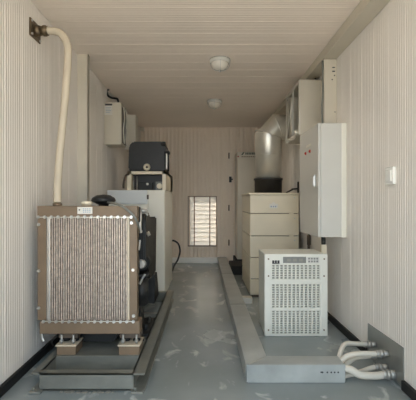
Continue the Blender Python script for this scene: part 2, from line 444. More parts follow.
# right hand side: guard, alternator and filters
m = MB(); m.prism([(2.72, 0.60), (3.10, 0.55), (3.10, 0.93), (2.78, 0.97), (2.72, 0.93)], 'x', -0.50, -0.405, bev=0.012); m.build('belt_guard', ENGINE, eng)
m = MB(); m.prism([(3.0, 0.56), (3.15, 0.44), (3.5, 0.44), (3.55, 0.92), (3.05, 0.92)], 'x', -0.52, -0.43, bev=0.01); m.build('side_cover', ENGINE, eng)
m = MB(); m.cyl((-0.438, 2.74, 0.628), (-0.438, 2.90, 0.628), 0.052, n=24, bev=0.008); alt = m.build('charging_alternator', ENGINE, eng)
m = MB(); m.cyl((-0.436, 2.712, 0.628), (-0.436, 2.74, 0.628), 0.030, 0.036, n=24, bev=0.004)
for q in range(6):
    a_ = q*PI/3; m.box(-0.436+math.cos(a_)*0.02-0.004, -0.436+math.cos(a_)*0.02+0.004, 2.706, 2.714, 0.628+math.sin(a_)*0.02-0.004, 0.628+math.sin(a_)*0.02+0.004)
m.build('alternator_fan', STEEL, alt)
MB().cyl(P(138, 211, 2.80), P(147, 211, 2.80), 0.017, n=16).build('breather_pipe', GLAND, eng)
MB().tube([P(139.5, 284, 2.7), P(142, 279, 2.7), P(145, 274, 2.7)], 0.0085, n=10).build('tension_rod', STEEL, eng)
m = MB(); m.cyl((-0.455, 2.84, 0.32), (-0.455, 2.84, 0.52), 0.052, n=24, bev=0.012); m.cyl((-0.455, 2.84, 0.52), (-0.455, 2.84, 0.55), 0.060, n=24)
m.build('oil_filter', BLACK, eng)
m = MB(); m.prism([(2.78, 0.10), (3.15, 0.10), (3.1, 0.2), (2.95, 0.36), (2.82, 0.36)], 'x', -0.50, -0.475); m.prism([(-0.52, 0.108), (-0.40, 0.108), (-0.40, 0.125), (-0.52, 0.125)], 'y', 2.8, 3.2)
m.cyl((-0.43, 2.9, 0.12), (-0.43, 2.9, 0.165), 0.016, n=6); m.cyl((-0.43, 3.08, 0.12), (-0.43, 3.08, 0.165), 0.016, n=6)
m.build('engine_foot', ENGINE, eng)
m = MB(); m.prism([(3.75, 0.10), (4.1, 0.10), (4.05, 0.2), (3.95, 0.36), (3.8, 0.36)], 'x', -0.56, -0.475); m.build('engine_foot', ENGINE, eng)
m = MB(); m.prism([(3.75, 0.10), (4.1, 0.10), (4.05, 0.2), (3.95, 0.4), (3.8, 0.4)], 'x', -0.95, -0.90)
m.build('engine_foot', ENGINE, eng)
m = MB(); m.prism([(-0.95, 0.10), (-0.90, 0.10), (-0.90, 0.36), (-0.95, 0.36)], 'y', 2.82, 3.1); m.build('engine_foot', ENGINE, eng)
MB().tube([P(136.5, 214, 2.68), P(139.6, 211, 2.68), P(140.4, 217, 2.68), P(139.8, 226, 2.68), P(140.4, 233, 2.68)], 0.012, n=10).build('pale_pipe', STEEL, eng)
MB().tube([P(139.5, 231, 2.7), P(143.5, 231.5, 2.75), P(147.5, 234, 2.8)], 0.010, n=10).build('pale_pipe', STEEL, eng)
MB().tube([P(147, 210, 2.85), P(146.8, 222, 2.85), P(146.4, 232, 2.85)], 0.007, n=8).build('pale_pipe', STEEL, eng)
MB().tube([P(140, 240, 2.7), P(139.4, 246, 2.7), P(138.6, 250, 2.7)], 0.007, n=8).build('pale_pipe', STEEL, eng)
m = MB(); m.cyl(P(147, 232, 2.84), P(149, 236, 2.84), 0.016, n=12); m.build('hose_clamp', STEEL, eng)
MB().tube([P(108, 202.5, 2.64), P(114, 203.3, 2.53), P(122, 206.3, 2.487), P(130, 212, 2.482), P(135.5, 218.5, 2.484), P(138.5, 226, 2.52), P(139.5, 232, 2.66)], 0.0075, n=10).build('coolant_hose', SKID, eng)
# intake cap
c_ = P(103.5, 203, 2.76)
MB().lathe((c_.x, 2.76, zt-0.022), [(0, 0), (0.034, 0), (0.034, 0.03), (0.045, 0.034), (0.06, 0.042), (0.078, 0.048), (0.083, 0.058), (0.075, 0.076), (0.045, 0.094), (0, 0.099)]).build('intake_cap', BLACK, gen)
# radiator mounts
for px0, px1 in ((57, 76), (119, 139.5)):
    x0, x1 = P(px0, 0, 2.47).x, P(px1, 0, 2.47).x
    br = box(x0, x1, 2.463, 2.60, 0.108, 0.162, bev=0.003).build('mounting_bracket', BROWN, gen)
    box(x0-0.006, x1+0.004, 2.458, 2.605, 0.162, 0.170).build('bracket_flange', HOSE, br)
    m = MB(); 
    for xx in (x0+0.03, x1-0.03): m.cyl((xx, 2.55, 0.170), (xx, 2.55, 0.205), 0.024, 0.019, n=18)
    m.build('rubber_mount', RUBBER, br)
    m = MB(); m.box(x0+0.0, x1, 2.50, 2.60, 0.2, zb+0.001); m.build('cradle_plate', BROWND, br)
    for xx in (x0+0.022, x1-0.022):
        m = MB(); m.cyl((xx, 2.49, 0.170), (xx, 2.49, 0.225), 0.007, n=8); m.cyl((xx, 2.49, 0.178), (xx, 2.49, 0.192), 0.013, n=6); m.build('mount_bolt', GLAND, br)
m = MB(); m.lathe((-0.73, 2.70, 0.24), [(0, 0.0), (0.07, 0.0), (0.105, 0.012), (0.11, 0.05), (0.10, 0.09), (0, 0.1)], axis=(0, 1, 0)); m.build('crank_damper', RUBBER, eng)
MB().tube([P(42, 333, 2.52), P(42.5, 338, 2.52), P(44, 341, 2.52)], 0.010, n=8).build('drain_cock', STEEL, rad)
MB().tube([P(57, 336, 2.5), P(52, 341, 2.52), P(53, 345, 2.6)], 0.006, n=8).build('drain_hose', BLACK, rad)
MB().tube([P(139.4, 308, 2.64), P(140.6, 320, 2.66), P(142, 334, 2.68), (-0.42, 2.72, 0.11)], 0.006, n=8).build('drain_hose', RUBBER, eng)

# ------------------------------------------------------------------ vent hose from the wall down behind the radiator
t = thing('vent_hose', 'cream flexible hose bending from the wall flange down to the radiator', 'hose', (XL, 2.62, 1.9))
hc = P(36, 31.5, 2.62); 
m = MB(); m.box(XL+0.0005, XL+0.010, 2.535, 2.69, hc.z-0.056, hc.z+0.056, bev=0.002)
fl = m.build('wall_flange', BRASSY, t)
for yy in (2.55, 2.675):
    for zz in (-0.042, 0.042): cyl((XL+0.010, yy, hc.z+zz), (XL+0.018, yy, hc.z+zz), 0.008, n=6).build('flange_bolt', STEEL, fl)
m = MB(); m.cyl((XL+0.009, 2.61, hc.z), (XL+0.045, 2.61, hc.z), 0.04, 0.031, n=24); m.cyl((XL+0.04, 2.61, hc.z), (XL+0.09, 2.61, hc.z), 0.030, n=24); m.cyl((XL+0.062, 2.61, hc.z), (XL+0.078, 2.61, hc.z), 0.035, n=24)
m.build('coupling', BRASSY, t)
pts = [(XL+0.07, 2.61, hc.z), P(50, 30.6, 2.61), P(60, 33, 2.61), P(66.5, 42, 2.61), P(68, 56, 2.61), P(66, 88, 2.61), P(63, 120, 2.61), P(60, 152, 2.61), P(57.8, 182, 2.58), P(57.4, 203, 2.545)]
MB().tube(pts, 0.025, n=16, rib=0.06, pitch=0.012).build('hose', HOSE, t)
e = P(57.4, 203, 2.545)
m = MB(); m.cyl((e.x, 2.545, zt+0.0005), (e.x, 2.545, zt+0.016), 0.029, n=18); m.build('hose_clamp', BROWN, t)

# ------------------------------------------------------------------ switchgear cabinet behind the engine
CYF, CYB = 4.45, 5.42
X0c, X1c = P(107, 0, 4.43).x, P(165, 0, CYF).x
cab = thing('switchgear_cabinet', 'tall cream floor cabinet behind the engine with an open bay on top', 'cabinet', ((X0c+X1c)/2, 4.9, 0))
zlo = EYE+(202-190)*CYF/F; zhi = EYE+(202-171)*CYF/F
m = MB(); m.box(X0c, X1c, CYF, CYB, 0.0, zlo, bev=0.006); m.build('body', CREAM, cab)
box(X0c, P(147,0,4.43).x, CYF-0.02, CYF+0.002, EYE-(204-CY)*4.43/F, zlo-0.003, bev=0.004).build('front_panel', COOLWHITE, cab)['label'] = 'pale cool white front panel'
dr = box(P(148.2,0,4.43).x, X1c-0.006, CYF-0.018, CYF+0.002, 0.03, zlo-0.004, bev=0.004).build('door', CREAM, cab)
for py in (197, 215, 270):
    box(P(146.8,0,4.42).x, P(148.6,0,4.42).x, CYF-0.032, CYF-0.001, P(0,py+2.2,4.42).z, P(0,py-2.2,4.42).z, bev=0.002).build('hinge', BROWND, dr)
bx0, bx1 = P(126.5,0,CYF).x, P(165.5,0,CYF).x
byf = CYF+0.04
m = MB(); th = 0.045
m.box(bx0, bx0+th, byf, CYB, zlo, zhi); m.box(bx1-th*0.9, bx1, byf, CYB, zlo, zhi); m.box(bx0, bx1, byf, CYB, zhi-0.032, zhi); m.box(bx0, bx1, CYB-0.3, CYB, zlo, zhi)
bay = m.build('open_bay', BEIGE, cab)
box(bx0+th, bx1-th*0.9, byf+0.12, byf+0.13, zlo, zhi-0.032).build('bay_backplate', BLACK, bay)
for px in (130, 133.5, 137):
    p = P(px, 180, 4.56); MB().cyl((p.x, 4.57, zlo), (p.x, 4.57, zhi-0.05), 0.007, n=8).build('busbar', STEEL, bay)
box(P(138.5,0,4.58).x, P(153,0,4.58).x, 4.55, 4.615, zlo, zlo+0.09, bev=0.004).build('contactor', ENGINE, bay)
p = P(147.3, 184, 4.53); cyl((p.x, 4.555, p.z), (p.x, 4.53, p.z), 0.014, n=14).build('white_knob', OFFWHITE, bay)
p = P(159.5, 186, 4.53); m = MB(); m.cyl((p.x, 4.56, p.z), (p.x, 4.53, p.z), 0.032, n=20, bev=0.004); m.cyl((p.x, 4.53, p.z), (p.x, 4.522, p.z), 0.014, n=14); gauge = m.build('gauge', BEIGE, bay)
m = MB(); m.box(p.x-0.05, p.x+0.02, 4.58, 4.612, zlo, zlo+0.10); m.build('gauge_bracket', SKID, bay)
MB().tube([P(129, 174, 4.47), P(126, 175.5, 4.47), P(123.8, 182, 4.47), P(123.5, 188.5, 4.47)], 0.012, n=10).build('loop_cable', BROWND, cab)

# black housing standing on it
hx0, hx1 = P(128, 0, 4.55).x, P(165.5, 0, 4.55).x
hz0, hz1 = zhi+0.012, EYE+(202-141.3)*4.55/F
hs_ = thing('air_filter_housing', 'bulky black rounded filter housing on top of the tall cream cabinet', 'housing', ((hx0+hx1)/2, 4.75, zhi))
m = MB(); c = 0.045
poly = [(hx0, hz0+c*0.4), (hx0+c*0.4, hz0), (hx1-c*0.3, hz0), (hx1, hz0+c*0.3), (hx1, hz1-c*0.8), (hx1-0.02, hz1-0.02), (hx1-c, hz1), (hx0+c*1.2, hz1), (hx0+c*0.6, hz1-c*0.5), (hx0+0.008, hz1-c*1.1)]
m.prism(poly, 'y', 4.56, 5.05, bev=0.014); m.build('shell', BLACK, hs_)
for xx in (hx0+0.05, hx1-0.05): box(xx-0.035, xx+0.035, 4.6, 5.0, zhi+0.001, hz0+0.01).build('support_foot', RUBBER, hs_)
p = P(146.6, 167, 4.53); m = MB(); m.lathe((p.x, 4.55, p.z), [(0.014, 0.0), (0.014, 0.012), (0.028, 0.02), (0.038, 0.012), (0.041, 0), (0.036, -0.008)], axis=(0, -1, 0)); m.build('round_port', BEIGE, hs_)
p = P(163.5, 143, 4.53); m = MB(); m.box(p.x-0.028, p.x+0.022, 4.53, 4.60, p.z-0.03, p.z+0.016, bev=0.008); m.build('clip', RUBBER, hs_)
p = P(168, 152.5, 4.53); m = MB(); m.box(hx1-0.01, p.x+0.018, 4.54, 4.60, p.z-0.018, p.z+0.018, bev=0.008); m.cyl((p.x, 4.56, p.z), (p.x, 4.56, zhi+0.005), 0.008, n=8); m.build('clip', RUBBER, hs_)
m = MB(); m.tube([(hx1+0.012, 4.545, hz0+0.012), (hx1+0.014, 4.545, hz0+0.15), (hx1+0.012, 4.545, hz1-0.14)], 0.010, n=8); m.build('strap', GALV, hs_)

# black cable loop at the far end of the cabinet
m = MB(); m.tube([(-0.528, 6.0, 0.46), (-0.47, 6.0, 0.47), (-0.40, 6.0, 0.42), (-0.375, 6.0, 0.31), (-0.41, 6.0, 0.18), (-0.46, 6.0, 0.10), (-0.49, 5.99, 0.014)], 0.013, n=8)
o = m.build('power_cable', BLACK); tag(o, 'black cable looping down to the floor near the louvred window', 'cable')
m = MB(); m.box(-0.84, -0.53, 5.75, 6.25, 0.0, 0.52, bev=0.01)
o = m.build('cable_box', CREAM); tag(o, 'low cream floor box behind the tall cabinet, with the cable loop', 'box')

# ------------------------------------------------------------------ wall boxes, left side
Y = 4.42; x1 = P(121.3,0,Y).x; z1, z0 = P(0,102.3,Y).z, P(0,144.5,Y).z
wc = thing('wall_cabinet', 'cream wall box with a paper label, above the engine', 'cabinet', (XL, Y, z0))
m = MB(); m.box(XL+0.001, x1, Y, Y+0.26, z0, z1, bev=0.004); m.build('body', CREAM_DULL, wc)
a, b = P(104.6,104.5,Y), P(112.2,115,Y)
lb = box(a.x, b.x, Y-0.002, Y, b.z, a.z).build('paper_label', PAPER, wc)
box(P(105.2,0,Y).x, P(112.2,0,Y).x, Y-0.0035, Y-0.0018, P(0,105.6,Y).z, P(0,103.8,Y).z).build('label_heading', INK, lb)
m = MB()
for i in range(4): m.box(a.x+0.012, b.x-0.012-0.012*(i % 2), Y-0.003, Y-0.0018, a.z-0.035-i*0.018, a.z-0.030-i*0.018)
m.build('label_print', BLUEINK, lb)
m = MB(); m.box(x1, x1+0.012, Y+0.02, Y+0.24, z0+0.02, z1-0.05, bev=0.003); m.build('side_door', BROWND, wc)
for k, (dy, w_) in enumerate(((0.05, 0.02), (0.12, -0.015), (0.18, 0.02))):
    MB().tube([(x1+0.016, Y+dy, z1-0.04), (x1+0.022, Y+dy+w_, z1-0.16), (x1+0.018, Y+dy-w_, z1-0.3), (x1+0.02, Y+dy+w_, z0+0.02)], 0.006, n=6).build('side_wire', CREAM if k != 1 else SKID, wc)
m = MB(); m.tube([(XL+0.012, 4.58, H-0.002), P(106.8, 91, 4.56), P(108, 95.5, 4.55), P(111.5, 97.8, 4.54), P(115, 98.4, 4.53), P(117.6, 99.4, 4.52), (P(118.3,0,4.52).x, 4.52, z1+0.003)], 0.012, n=10)
o = m.build('power_cable', BLACK); tag(o, 'thick black cable curving from the wall into the labelled wall box', 'cable')
Y = 5.55; x1 = P(135.6,0,Y).x; z1, z0 = P(0,114.6,Y).z, P(0,150,Y).z
jb = thing('junction_box', 'narrow cream wall box above the black filter housing', 'box', (XL, Y, z0))
box(XL+0.001, x1, Y, Y+0.22, z0, z1, bev=0.004).build('body', CREAM, jb)
box(XL+0.03, x1-0.02, Y-0.008, Y+0.001, z0+0.02, z1-0.02, bev=0.003).build('cover', CREAM, jb)
a, b = P(136.2,127,6.88), P(144,131,6.88)
m = MB(); m.box(XL+0.001, b.x, YB-0.06, YB-0.001, b.z, a.z, bev=0.003)
o = m.build('conduit_box', CREAM_DULL); tag(o, 'small cream box under the ceiling on the back wall', 'box')

# ------------------------------------------------------------------ layered fan cabinet with the galvanised duct
FY0, FY1 = 4.42, 5.35
fx0, fx1 = P(250,0,FY0).x, P(299,0,FY0).x
fz = EYE+(202-193.5)*FY0/F
fan = thing('fan_cabinet', 'cream stacked-panel fan cabinet under the shiny duct', 'cabinet', ((fx0+fx1)/2, 4.9, 0))
zs = [0.02] + [EYE-(y_-CY)*FY0/F for y_ in (279, 257.5, 236, 213.5)] + [fz-0.012]
box(fx0+0.012, fx1-0.012, FY0+0.012, FY1-0.012, 0.0, fz-0.02).build('body', BROWND, fan)
for z0, z1 in zip(zs, zs[1:]):
    m = MB(); m.box(fx0, fx1, FY0, FY1, z0+0.0035, z1-0.0035, bev=0.006); sec = m.build('panel_section', BEIGE, fan)
    lt = MB()
    lt.box(fx1-0.11, fx1-0.06, FY0-0.008, FY0+0.002, z0-0.006 if z0 > .1 else z0+0.006, z0+0.016, bev=0.003); lt.build('latch', BEIGE, sec)
    m = MB(); m.cyl((fx1-0.05, FY0, (z0+z1)/2+0.07), (fx1-0.05, FY0-0.006, (z0+z1)/2+0.07), 0.008, n=10); m.build('screw', STEEL, sec)
m = MB(); m.box(fx0-0.012, fx1+0.012, FY0-0.012, FY1, fz-0.014, fz+0.008, bev=0.005); m.build('lid', BEIGE, fan)
a, b = P(269.5,203.8,FY0), P(277.8,208.2,FY0)
m = MB(); m.box(a.x, b.x, FY0-0.002, FY0, b.z, a.z); m.cyl(((a.x+b.x)/2, FY0-0.0021, a.z), ((a.x+b.x)/2, FY0+0.0, a.z), 0.018, n=14)
m.build('sticker', PAPER, fan)
m = MB()
for i in range(3): m.box(a.x+0.012+i*0.024, a.x+0.026+i*0.024, FY0-0.003, FY0-0.0018, b.z+0.010, b.z+0.026)
m.build('sticker_print', BLUEINK, fan)

DXc, DYc, DR = P(268.2,0,4.9).x, 4.9, 0.153
du = thing('ventilation_duct', 'shiny galvanised round duct rising from the fan cabinet and bending into the wall', 'duct', (DXc, DYc, fz))
zb_ = fz+0.0085
m = MB(); m.lathe((DXc, DYc, zb_), [(DR-0.01, 0), (DR+0.012, 0), (DR+0.012, 0.16), (DR+0.022, 0.165), (DR+0.022, 0.185), (DR-0.01, 0.185)], n=48); m.build('collar', BLACK, du)['label'] = 'matt black collar'
h1 = 1.858; c2 = (DXc+0.104, DYc, h1+0.104)
m = MB(); m.tube([(DXc, DYc, zb_+0.17), (DXc, DYc, h1), c2, (XR+0.001, DYc, c2[2])], DR, n=48, smooth=False)
pipe = m.build('pipe', GALV, du)
t8 = math.tan(PI/8)
for (bx_, bz_, sg) in ((DXc, h1, 1), (c2[0], c2[2], -1)):       # raised beads on the two mitre joints
    pts_ = []
    for q_ in range(49):
        a_ = 2*PI*q_/48; u_ = math.cos(a_)*(DR+0.002); w_ = math.sin(a_)*(DR+0.002)
        pts_.append((bx_+u_, DYc+w_, bz_-u_*t8) if sg > 0 else (bx_-u_*t8, DYc+w_, bz_+u_))
    MB().tube(pts_, 0.006, n=8, sub=1).build('joint_bead', GALV, pipe)
m = MB(); m.lathe((DXc, DYc, 1.62), [(DR, -0.008), (DR+0.005, 0), (DR, 0.008)], n=48); m.build('seam_band', GALV, pipe)
m = MB(); m.lathe((c2[0]+0.12, DYc, c2[2]), [(DR, -0.012), (DR+0.012, -0.01), (DR+0.012, 0.01), (DR, 0.012)], axis=(1, 0, 0), n=48); m.build('seam_band', GALV, pipe)
m = MB(); m.lathe((XR-0.002, DYc, c2[2]), [(DR+0.001, 0), (DR+0.04, 0), (DR+0.04, -0.008), (DR+0.001, -0.008)], axis=(1, 0, 0), n=48); m.build('wall_collar', GALV, du)
m = MB(); m.box(DXc+DR-0.012, DXc+DR+0.006, DYc-0.03, DYc-0.004, zb_+0.19, h1-0.02, bev=0.003); m.build('lengthwise_seam', GALV, pipe)

m = MB(); m.tube([(DXc+0.19, 4.75, fz+0.016), (DXc+0.25, 4.72, fz+0.05), (XR-0.10, 4.66, fz+0.055), (XR-0.05, 4.62, fz+0.06)], 0.010, n=8); m.tube([(XR-0.045, 4.6, fz+0.009), (XR-0.045, 4.6, fz+0.14)], 0.012, n=8, smooth=False)
o = m.build('power_cable', BLACK); tag(o, 'black cable lying on the fan cabinet beside the duct collar', 'cable')

# ------------------------------------------------------------------ extract box with open framed side
AY0, AY1 = 3.80, 4.42
ax = P(300.3,0,AY0).x; az1 = EYE+(202-79.5)*AY0/F; az0 = 1.69
ex = thing('extract_box', 'grey-cream air box with an open framed side, high on the wall before the duct', 'air box', (XR, 4.1, az0))
m = MB(); t_ = 0.008; axr = XR-0.001
m.box(ax, axr, AY0, AY0+t_, az0, az1); m.box(ax, axr, AY1-t_, AY1, az0, az1); m.box(ax, axr, AY0, AY1, az1-t_, az1); m.box(ax, axr, AY0, AY1, az0, az0+t_); m.box(axr-t_, axr, AY0, AY1, az0, az1)
m.build('body', CREAM_DULL, ex)
m = MB(); w_ = 0.035
m.box(ax-0.012, ax, AY0, AY0+w_, az0, az1); m.box(ax-0.012, ax, AY1-w_, AY1, az0, az1); m.box(ax-0.012, ax, AY0+w_, AY1-w_, az1-w_, az1); m.box(ax-0.012, ax, AY0+w_, AY1-w_, az0, az0+w_)
m.box(ax-0.02, ax-0.002, AY0+0.26, AY0+0.29, az0+w_, az1-w_)
frm = m.build('side_frame', GALV, ex)
box(axr-0.05, axr-0.02, AY0+0.02, AY1-0.02, az0+0.02, az1-0.02).build('filter_mat', SKID, ex)
MB().tube([(ax-0.006, AY0+0.29, az1-0.05), (ax-0.012, AY0+0.35, 1.95), (ax-0.006, AY0+0.30, az0+0.05)], 0.012, n=8).build('spring_rod', GALV, frm)
MB().tube([(ax-0.006, AY1-0.04, az1-0.05), (ax-0.012, AY1-0.18, 1.95), (ax-0.006, AY1-0.04, az0+0.05)], 0.010, n=8).build('spring_rod', GALV, frm)
MB().tube([(ax-0.03, AY0+0.02, az0+0.03), (ax-0.01, AY0+0.2, az0-0.01), (ax-0.005, AY1-0.06, az0+0.04)], 0.014, n=8).build('actuator_arm', GALV, frm)
m = MB(); p = P(303.5,134.5,3.78); m.cyl((ax-0.012, 3.83, az0+0.025), (ax-0.05, 3.83, az0+0.025), 0.022, n=14); m.build('actuator_knob', GALV, frm)
for px in (313, 319.5):
    p = P(px, 76.5, 3.9)
    q = MB(); q.tube([(p.x, 3.9, az1+0.002), (p.x+0.004, 3.9, az1+0.02), (p.x+0.03, 3.92, H-0.082)], 0.012, n=8)
    o = q.build('signal_cable', BLACK); tag(o, 'short black cable above the air box, ' + ('the one closer to the wall' if px > 315 else 'the one further from the wall'), 'cable', 'black cables above the air box')

# cable column
cx_ = P(324,0,3.385).x
col = thing('cable_column', 'upright cream cable channel with drilled holes, behind the tall wall cabinet', 'cable channel', (XR, 3.4, 0.75))
m = MB(); m.box(cx_+0.002, XR-0.001, 3.385, 3.47, 0.80, H-0.081, bev=0.003); m.build('channel', CREAM_DULL, col)
for px, py, w_, h_ in ((333.6,67.5,1.4,.5),(333.6,71.3,1.4,.6),(334.5,75.5,.6,.6),(332.2,79.6,.6,.6),(335,112,.5,.5)):
    p = P(px, py, 3.385); box(p.x-w_*0.0085, p.x+w_*0.0085, 3.3835, 3.386, p.z-h_*0.0085, p.z+h_*0.0085).build('knockout', INK, col)
MB().tube([(cx_-0.008, 3.40, H-0.09), (cx_-0.004, 3.40, 2.0), (cx_-0.012, 3.40, 1.85), (cx_-0.006, 3.40, 1.69)], 0.008, n=8).build('side_wire', SKID, col)

# electrical cabinet B
BY0, BY1 = 3.15, 3.76
bx = P(318.2,0,BY0).x; bz1, bz0 = P(0,123,BY0).z, P(0,237.3,BY0).z
ec = thing('electrical_cabinet', 'white wall cabinet with two red pilot lamps, above the ventilated power unit', 'cabinet', (XR, 3.45, bz0))
m = MB(); m.box(bx+0.022, XR-0.035, BY0+0.004, BY1-0.004, bz0, bz1, bev=0.004); m.build('body', OFFWHITE, ec)
m = MB(); m.box(XR-0.04, XR-0.001, BY0, BY1, bz0-0.002, bz1+0.002, bev=0.003); m.build('back_frame', CREAM, ec)
dr = box(bx, bx+0.02, BY0, BY1, bz0-0.001, bz1+0.001, bev=0.005).build('door', OFFWHITE, ec)
def onface(px, py, xf):          # pixel on a plane x = xf
    d_ = xf*F/(px-CX); return P(px, py, d_)
p = onface(315.1, 181, bx)
m = MB(); m.box(bx-0.012, bx, p.y-0.018, p.y+0.018, P(0,187,p.y).z, P(0,174.5,p.y).z, bev=0.005); m.box(bx-0.02, bx-0.011, p.y-0.010, p.y+0.010, P(0,186,p.y).z, P(0,176,p.y).z, bev=0.004); m.build('handle', STEEL, dr)
for px, py in ((306, 153.5), (310.2, 151.3)):
    p = onface(px, py, bx); m = MB(); m.lathe((bx+0.001, p.y, p.z), [(0.015, 0), (0.015, 0.005), (0.011, 0.006), (0.010, 0.011), (0.006, 0.014), (0, 0.015)], axis=(-1, 0, 0), n=16); m.build('pilot_lamp', RED, dr)['label'] = 'red pilot lamp'
p = onface(306.5, 146.5, bx); q = onface(311, 146.5, bx)
box(bx-0.002, bx, q.y, p.y, p.z-0.012, p.z+0.006).build('nameplate', CREAM, dr)
# conduit below it
m = MB()
x_ = P(323.4,0,3.3).x
cdt = thing('cable_riser', 'cream square riser with a black pipe under the white wall cabinet', 'cable riser', (x_, 3.3, 0))
cyl((x_, 3.3, 0.68), (x_, 3.3, bz0-0.003), 0.018, n=14).build('pipe', BLACK, cdt)
box(x_-0.022, x_+0.022, 3.278, 3.322, 0.0, 0.70, bev=0.003).build('channel', BEIGE, cdt)
m = MB(); m.cyl((1.09, 4.2, 0.056), (1.09, 4.2, 0.73), 0.014, n=10); m.cyl((1.09, 4.2, 0.60), (1.09, 4.2, 0.70), 0.02, n=10)
o = m.build('wall_pipe', BROWND); tag(o, 'thin brown pipe stub on the wall between the fan cabinet and white power unit', 'pipe')

# ------------------------------------------------------------------ power unit (ventilated white case)
UY0, UY1 = 3.12, 3.50
ux0, ux1 = P(264.5,0,UY0).x, P(327.8,0,UY0).x
uz1 = EYE-(254-CY)*UY0/F
U = thing('power_supply_unit', 'white ventilated power unit with display and three grilles, on the floor', 'power unit', ((ux0+ux1)/2, 3.3, 0))
m = MB(); m.box(ux0+0.006, ux1-0.006, UY0+0.02, UY1, 0.004, uz1-0.004, bev=0.008); m.build('case', UPSW, U)
gr = [(264.8, 279.3), (284.2, 308.0), (310.8, 334.2)]
gxa, gxb = P(271.5,0,UY0).x, P(320.5,0,UY0).x
zpx = lambda y_: EYE-(y_-CY)*UY0/F
fp = MB()
edges = [uz1] + [v for a, b in gr for v in (zpx(a), zpx(b))] + [0.002]
fp.box(ux0, gxa, UY0, UY0+0.024, 0.002, uz1, bev=0.006); fp.box(gxb, ux1, UY0, UY0+0.024, 0.002, uz1, bev=0.006)
for i in range(0, 8, 2): fp.box(gxa-0.008, gxb+0.008, UY0+0.0005, UY0+0.024, edges[i+1], edges[i], bev=0.003)
fpo = fp.build('front_panel', UPSW, U)
for a, b in gr:
    za, zb2 = zpx(a), zpx(b)
    g_ = box(gxa, gxb, UY0+0.017, UY0+0.021, zb2, za).build('grille_back', UPSD, fpo)
    m = MB(); nc = 12; pit = (gxb-gxa)/nc
    for i in range(nc+1): m.box(gxa+i*pit-0.0055, gxa+i*pit+0.0055, UY0+0.003, UY0+0.017, zb2, za)
    nr = round((za-zb2)/0.019)
    for i in range(nr+1):
        z = zb2 + i*(za-zb2)/nr; m.box(gxa, gxb, UY0+0.005, UY0+0.016, z-0.0028, z+0.0028)
    m.build('grille', UPSW, fpo)
ds = box(P(283,0,UY0).x, P(306,0,UY0).x, UY0-0.004, UY0+0.001, zpx(263), zpx(256.8), bev=0.0015).build('display', DISPLAY, fpo)
m = MB()
for px in (287, 293, 299): m.box(P(px,0,UY0).x, P(px+3.6,0,UY0).x, UY0-0.0052, UY0-0.0038, zpx(261.4), zpx(258.6))
m.build('display_digits', UPSD, ds)
m = MB()
for px in (272.2, 274.8, 277.4): m.box(P(px,0,UY0).x, P(px+2.1,0,UY0).x, UY0-0.002, UY0+0.001, zpx(263.2), zpx(260.4))
m.box(P(272.2,0,UY0).x, P(279.5,0,UY0).x, UY0-0.002, UY0+0.001, zpx(263.8), zpx(263.1))
m.build('emblem', INK, fpo)
kp = box(P(307.6,0,UY0).x, P(319,0,UY0).x, UY0-0.002, UY0+0.001, zpx(263), zpx(257)).build('keypad', OFFWHITE, fpo)
for rr in range(2):
    for cc in range(4):
        x = P(309+cc*2.7,0,UY0).x; z = zpx(258.6+rr*2.8)
        box(x-0.0065, x+0.0065, UY0-0.006, UY0-0.001, z-0.006, z+0.006, bev=0.0015).build('button', DISPLAY, kp)
for px, py in ((268.5,276),(324,276),(268.5,259),(324.2,259),(268.5,330),(324,330)):
    p = P(px, py, UY0); cyl((p.x, UY0+0.001, p.z), (p.x, UY0-0.004, p.z), 0.0065, n=10).build('screw', BROWN, fpo)

# ------------------------------------------------------------------ floor cable tray
tr = thing('cable_tray', 'long grey L-shaped steel cable tray raised on the floor', 'cable tray', (0.3, 3.5, 0))
tz = 0.104; tx0, tx1 = 0.238, 0.378; ty0, ty1 = 2.32, 2.455
m = MB(); m.prism([(0.238, ty0), (tx1, ty1-0.001), (tx1-0.012, YB-0.035), (0.215, YB-0.035)], 'z', 0.0, tz, bev=0.003); lng = m.build('long_run', TRAYM, tr)
m = MB(); m.prism([(tx0+0.004, ty0-0.001), (0.815, ty0-0.001), (0.815, ty1), (tx1+0.002, ty1)], 'z', 0.001, tz+0.002, bev=0.003); shr = m.build('front_run', TRAYM, tr)
box(tx1-0.002, 0.488, 4.12, 4.22, 0.0, 0.062, bev=0.003).build('branch_run', GALV, tr)
for y in (3.7, 5.3):
    x_ = 0.238 - (y-2.32)*0.005; box(x_+0.002, tx1-0.006, y, y+0.006, tz-0.0015, tz+0.0025).build('cover_seam', SKID, lng)
for i, px in enumerate((322.5, 327.3, 331.2, 334.6, 338.2)):
    p = P(px, 372.3, ty0); w_ = 0.009 if i == 0 else 0.0045
    m = MB(); m.cyl((p.x, ty0-0.0018, p.z), (p.x, ty0+0.002, p.z), 0.0052, n=10)
    if i == 0: m.box(p.x-0.012, p.x, ty0-0.0018, ty0+0.002, p.z-0.003, p.z+0.005)
    m.build('cable_hole', INK, shr)

